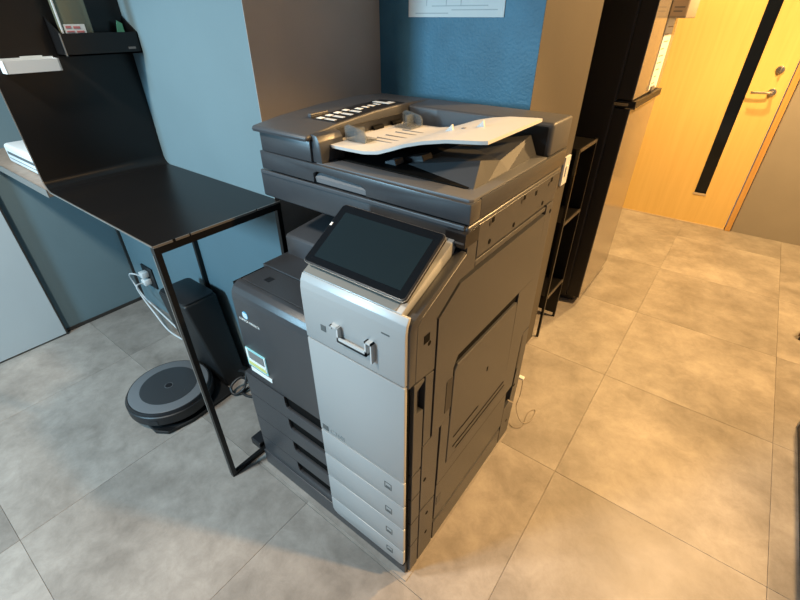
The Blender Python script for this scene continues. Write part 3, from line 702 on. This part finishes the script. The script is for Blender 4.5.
# floor film under the copier
tag(obj('floor_mat', box(-.690, .004, -.034, .655, .0003, .0030), M_TILE), 'thin pale protective sheet lying under the copier', 'mat')
# thin grey cord by the copier's rear right corner
gc = thing('thin_cord', (.02, .70, 0), 'thin grey cord with a white clip trailing behind the copier', 'cord')
obj('cord_line', tube([(-.012, .715, .245), (.0, .725, .23), (.004, .72, .16), (.0, .715, .09), (.03, .72, .02), (.055, .76, .004), (.05, .83, .004), (.03, .80, .004), (.04, .72, .004), (.015, .69, .004), (-.01, .70, .004)], .0014, 6), M_GCORD, gc, smooth=True)
obj('cord_clip', box(-.014, .006, .708, .726, .243, .252, bev=.002), M_WHITE, gc)

# ================================================================== WALL THINGS
nb = thing('wall_notice', (-.44, YB, 1.40), 'white paper notice pinned on the dark blue wall', 'paper')
obj('sheet', box(-.607, -.280, YB - .003, YB - .0006, 1.397, 1.62), M_PAPER, nb)
ln = NB()
for zz, a, b in ((1.407, -.58, -.46), (1.415, -.45, -.30), (1.425, -.52, -.33)): box(a, b, YB - .0036, YB - .0028, zz - .0012, zz + .0012, bm=ln)
for a in (-.54, -.47, -.42): box(a, a + .002, YB - .0036, YB - .0028, 1.425, 1.47, bm=ln)
obj('printed_lines', ln, mat('faint_print', (.50, .53, .53), .8), nb)
sw = thing('wall_switch', (XT, 1.25, .82), 'narrow white switch plate on the beige wall behind the copier', 'switch')
obj('switch_plate', box(XT, XT + .010, 1.215, 1.275, .828, .942, bev=.002), M_WHITE, sw)
obj('rocker', box(XT + .010, XT + .014, 1.232, 1.258, .865, .905, bev=.001), M_WHITE, sw)

# ================================================================== RACK AND FRIDGE
rk = thing('wire_rack', (-.29, 1.44, 0), 'slim black metal rack between the beige wall and the fridge', 'shelf')
RX0, RX1, RY0, RY1 = -.450, -.138, 1.318, 1.560
for x in (RX0, RX1 - .012):
    for y in (RY0, RY1 - .012): obj('post', box(x, x + .012, y, y + .012, 0, .955), M_TABLE, rk)
for zz in (.945, .625, .235): obj('shelf', box(RX0 + .012, RX1 - .001, RY0 + .012, RY1 - .012, zz - .006, zz + .006), M_TABLE, rk)
obj('back_panel', box(RX0, RX0 + .004, RY0 + .012, RY1 - .012, 0.02, .950), M_TABLE, rk)
obj('side_panel', box(RX0 + .012, RX1 - .012, RY1 - .006, RY1 - .002, 0.02, .950), M_TABLE, rk)
for zz in (.945, .625, .235): obj('shelf_rim', box(RX1 - .004, RX1 + .001, RY0 + .012, RY1 - .012, zz - .005, zz + .008), mat('rack_edge', (0.07, 0.06, 0.05), 0.4), rk)

fg = thing('fridge', (-.42, 2.10, 0), 'tall refrigerator with dark sides and glossy greige front by the door', 'fridge')
FGX, FY_0, FY_1 = -.080, 1.745, 2.31
obj('cabinet', box(-.74, -.150, FY_0, FY_1, .035, 1.80, bev=.004), M_FSIDE, fg)
ld = obj('lower_door', box(-.146, FGX, FY_0, FY_1, .045, 1.052, bev=.004), M_FSIDE, fg)
obj('door_skin', box(FGX - .0005, FGX + .004, FY_0 + .001, FY_1 - .001, .046, 1.051, bev=.0015), M_FFRONT, ld)
ud = obj('upper_door', box(-.146, FGX, FY_0, FY_1, 1.088, 1.80, bev=.004), M_FSIDE, fg)
obj('door_skin', box(FGX - .0005, FGX + .004, FY_0 + .001, FY_1 - .001, 1.089, 1.799, bev=.0015), M_FFRONT, ud)
obj('grip_channel', box(-.140, FGX + .020, FY_0 + .002, FY_1 + .0, 1.056, 1.084, bev=.003), M_BLACK, fg)
obj('grip_lip', box(FGX - .02, FGX + .022, FY_0 + .002, FY_1, 1.0515, 1.0565), M_CHROME, fg)
obj('side_bead', box(-.150, -.146, FY_0 + .004, FY_1 - .004, .06, 1.79), M_CHARL, fg)
obj('hinge_pin', box(-.150, FGX - .01, FY_0 - .004, FY_0 + .01, 1.064, 1.076), M_CHROME, fg)
for y in (FY_0 + .05, FY_1 - .05):
    obj('foot', cyl((-.13, y), .02, 0, .036, 16), M_BLACK, fg); obj('foot', cyl((-.66, y), .02, 0, .036, 16), M_BLACK, fg)
obj('kick_plate', box(-.20, -.125, FY_0 + .02, FY_1 - .02, .006, .036), M_BLACK, fg)
ps = thing('magnet_note', (FGX + .006, 2.11, 1.10), 'narrow printed note strip held on the fridge front', 'note')
obj('note_sheet', box(FGX + .0045, FGX + .007, 2.02, 2.20, 1.10, 1.395), M_PAPER, ps)
pl_ = NB()
for k in range(9): box(FGX + .007, FGX + .0078, 2.035 + random.random() * .04, 2.10 + random.random() * .08, 1.125 + k * .029, 1.129 + k * .029, bm=pl_)
obj('note_print', pl_, mat('note_ink', (.36, .27, .17), .8), ps)
obj('note_magnet', box(FGX + .006, FGX + .016, 2.05, 2.11, 1.095, 1.115, bev=.002), M_GREYP, ps)
mb = thing('magnet_box', (FGX + .03, 2.2, 1.39), 'small grey box with white label stuck high on the fridge front', 'box')
obj('box_shell', box(FGX + .0045, FGX + .075, 2.00, 2.27, 1.392, 1.49, bev=.005), M_BOXG, mb, smooth=True)
obj('box_label', box(FGX + .010, FGX + .070, 1.998, 2.001, 1.400, 1.482), M_BEIGE, mb)
obj('box_print', box(FGX + .020, FGX + .062, 1.9965, 1.9985, 1.43, 1.435), M_GREYP, mb)
obj('box_print', box(FGX + .020, FGX + .055, 1.9965, 1.9985, 1.415, 1.42), M_GREYP, mb)

# ================================================================== FURNITURE AT THE RIGHT EDGE
c1 = thing('low_cabinet', (1.2, .5, 0), 'dark low cabinet with beige edge at the right edge', 'cabinet')
obj('cabinet_body', box(.936, 1.40, -.35, 1.392, .0, .25), M_DARKCAB, c1)
obj('edge_strip', box(.932, 1.40, 1.392, 1.402, .0, .25), M_BEIGE, c1)
obj('cabinet_top', box(.930, 1.405, -.355, 1.404, .25, .268), M_BROWN, c1)
Mr = Matrix.Translation((.936, 2.115, 0)) @ Matrix.Rotation(math.radians(-24), 4, 'Z')
c2 = thing('wooden_stool', (1.1, 2.1, 0), 'brown wooden box stool at the right edge of the aisle', 'stool')
obj('stool_body', box(0, .36, 0, .30, .02, .40, M=Mr, bev=.003), M_BROWN, c2)
obj('stool_base', box(.006, .354, .006, .294, 0, .02, M=Mr), M_DARKCAB, c2)
obj('stool_seat', box(-.004, .364, -.004, .304, .40, .42, M=Mr, bev=.003), M_BROWN, c2)
bpy.context.view_layer.update()
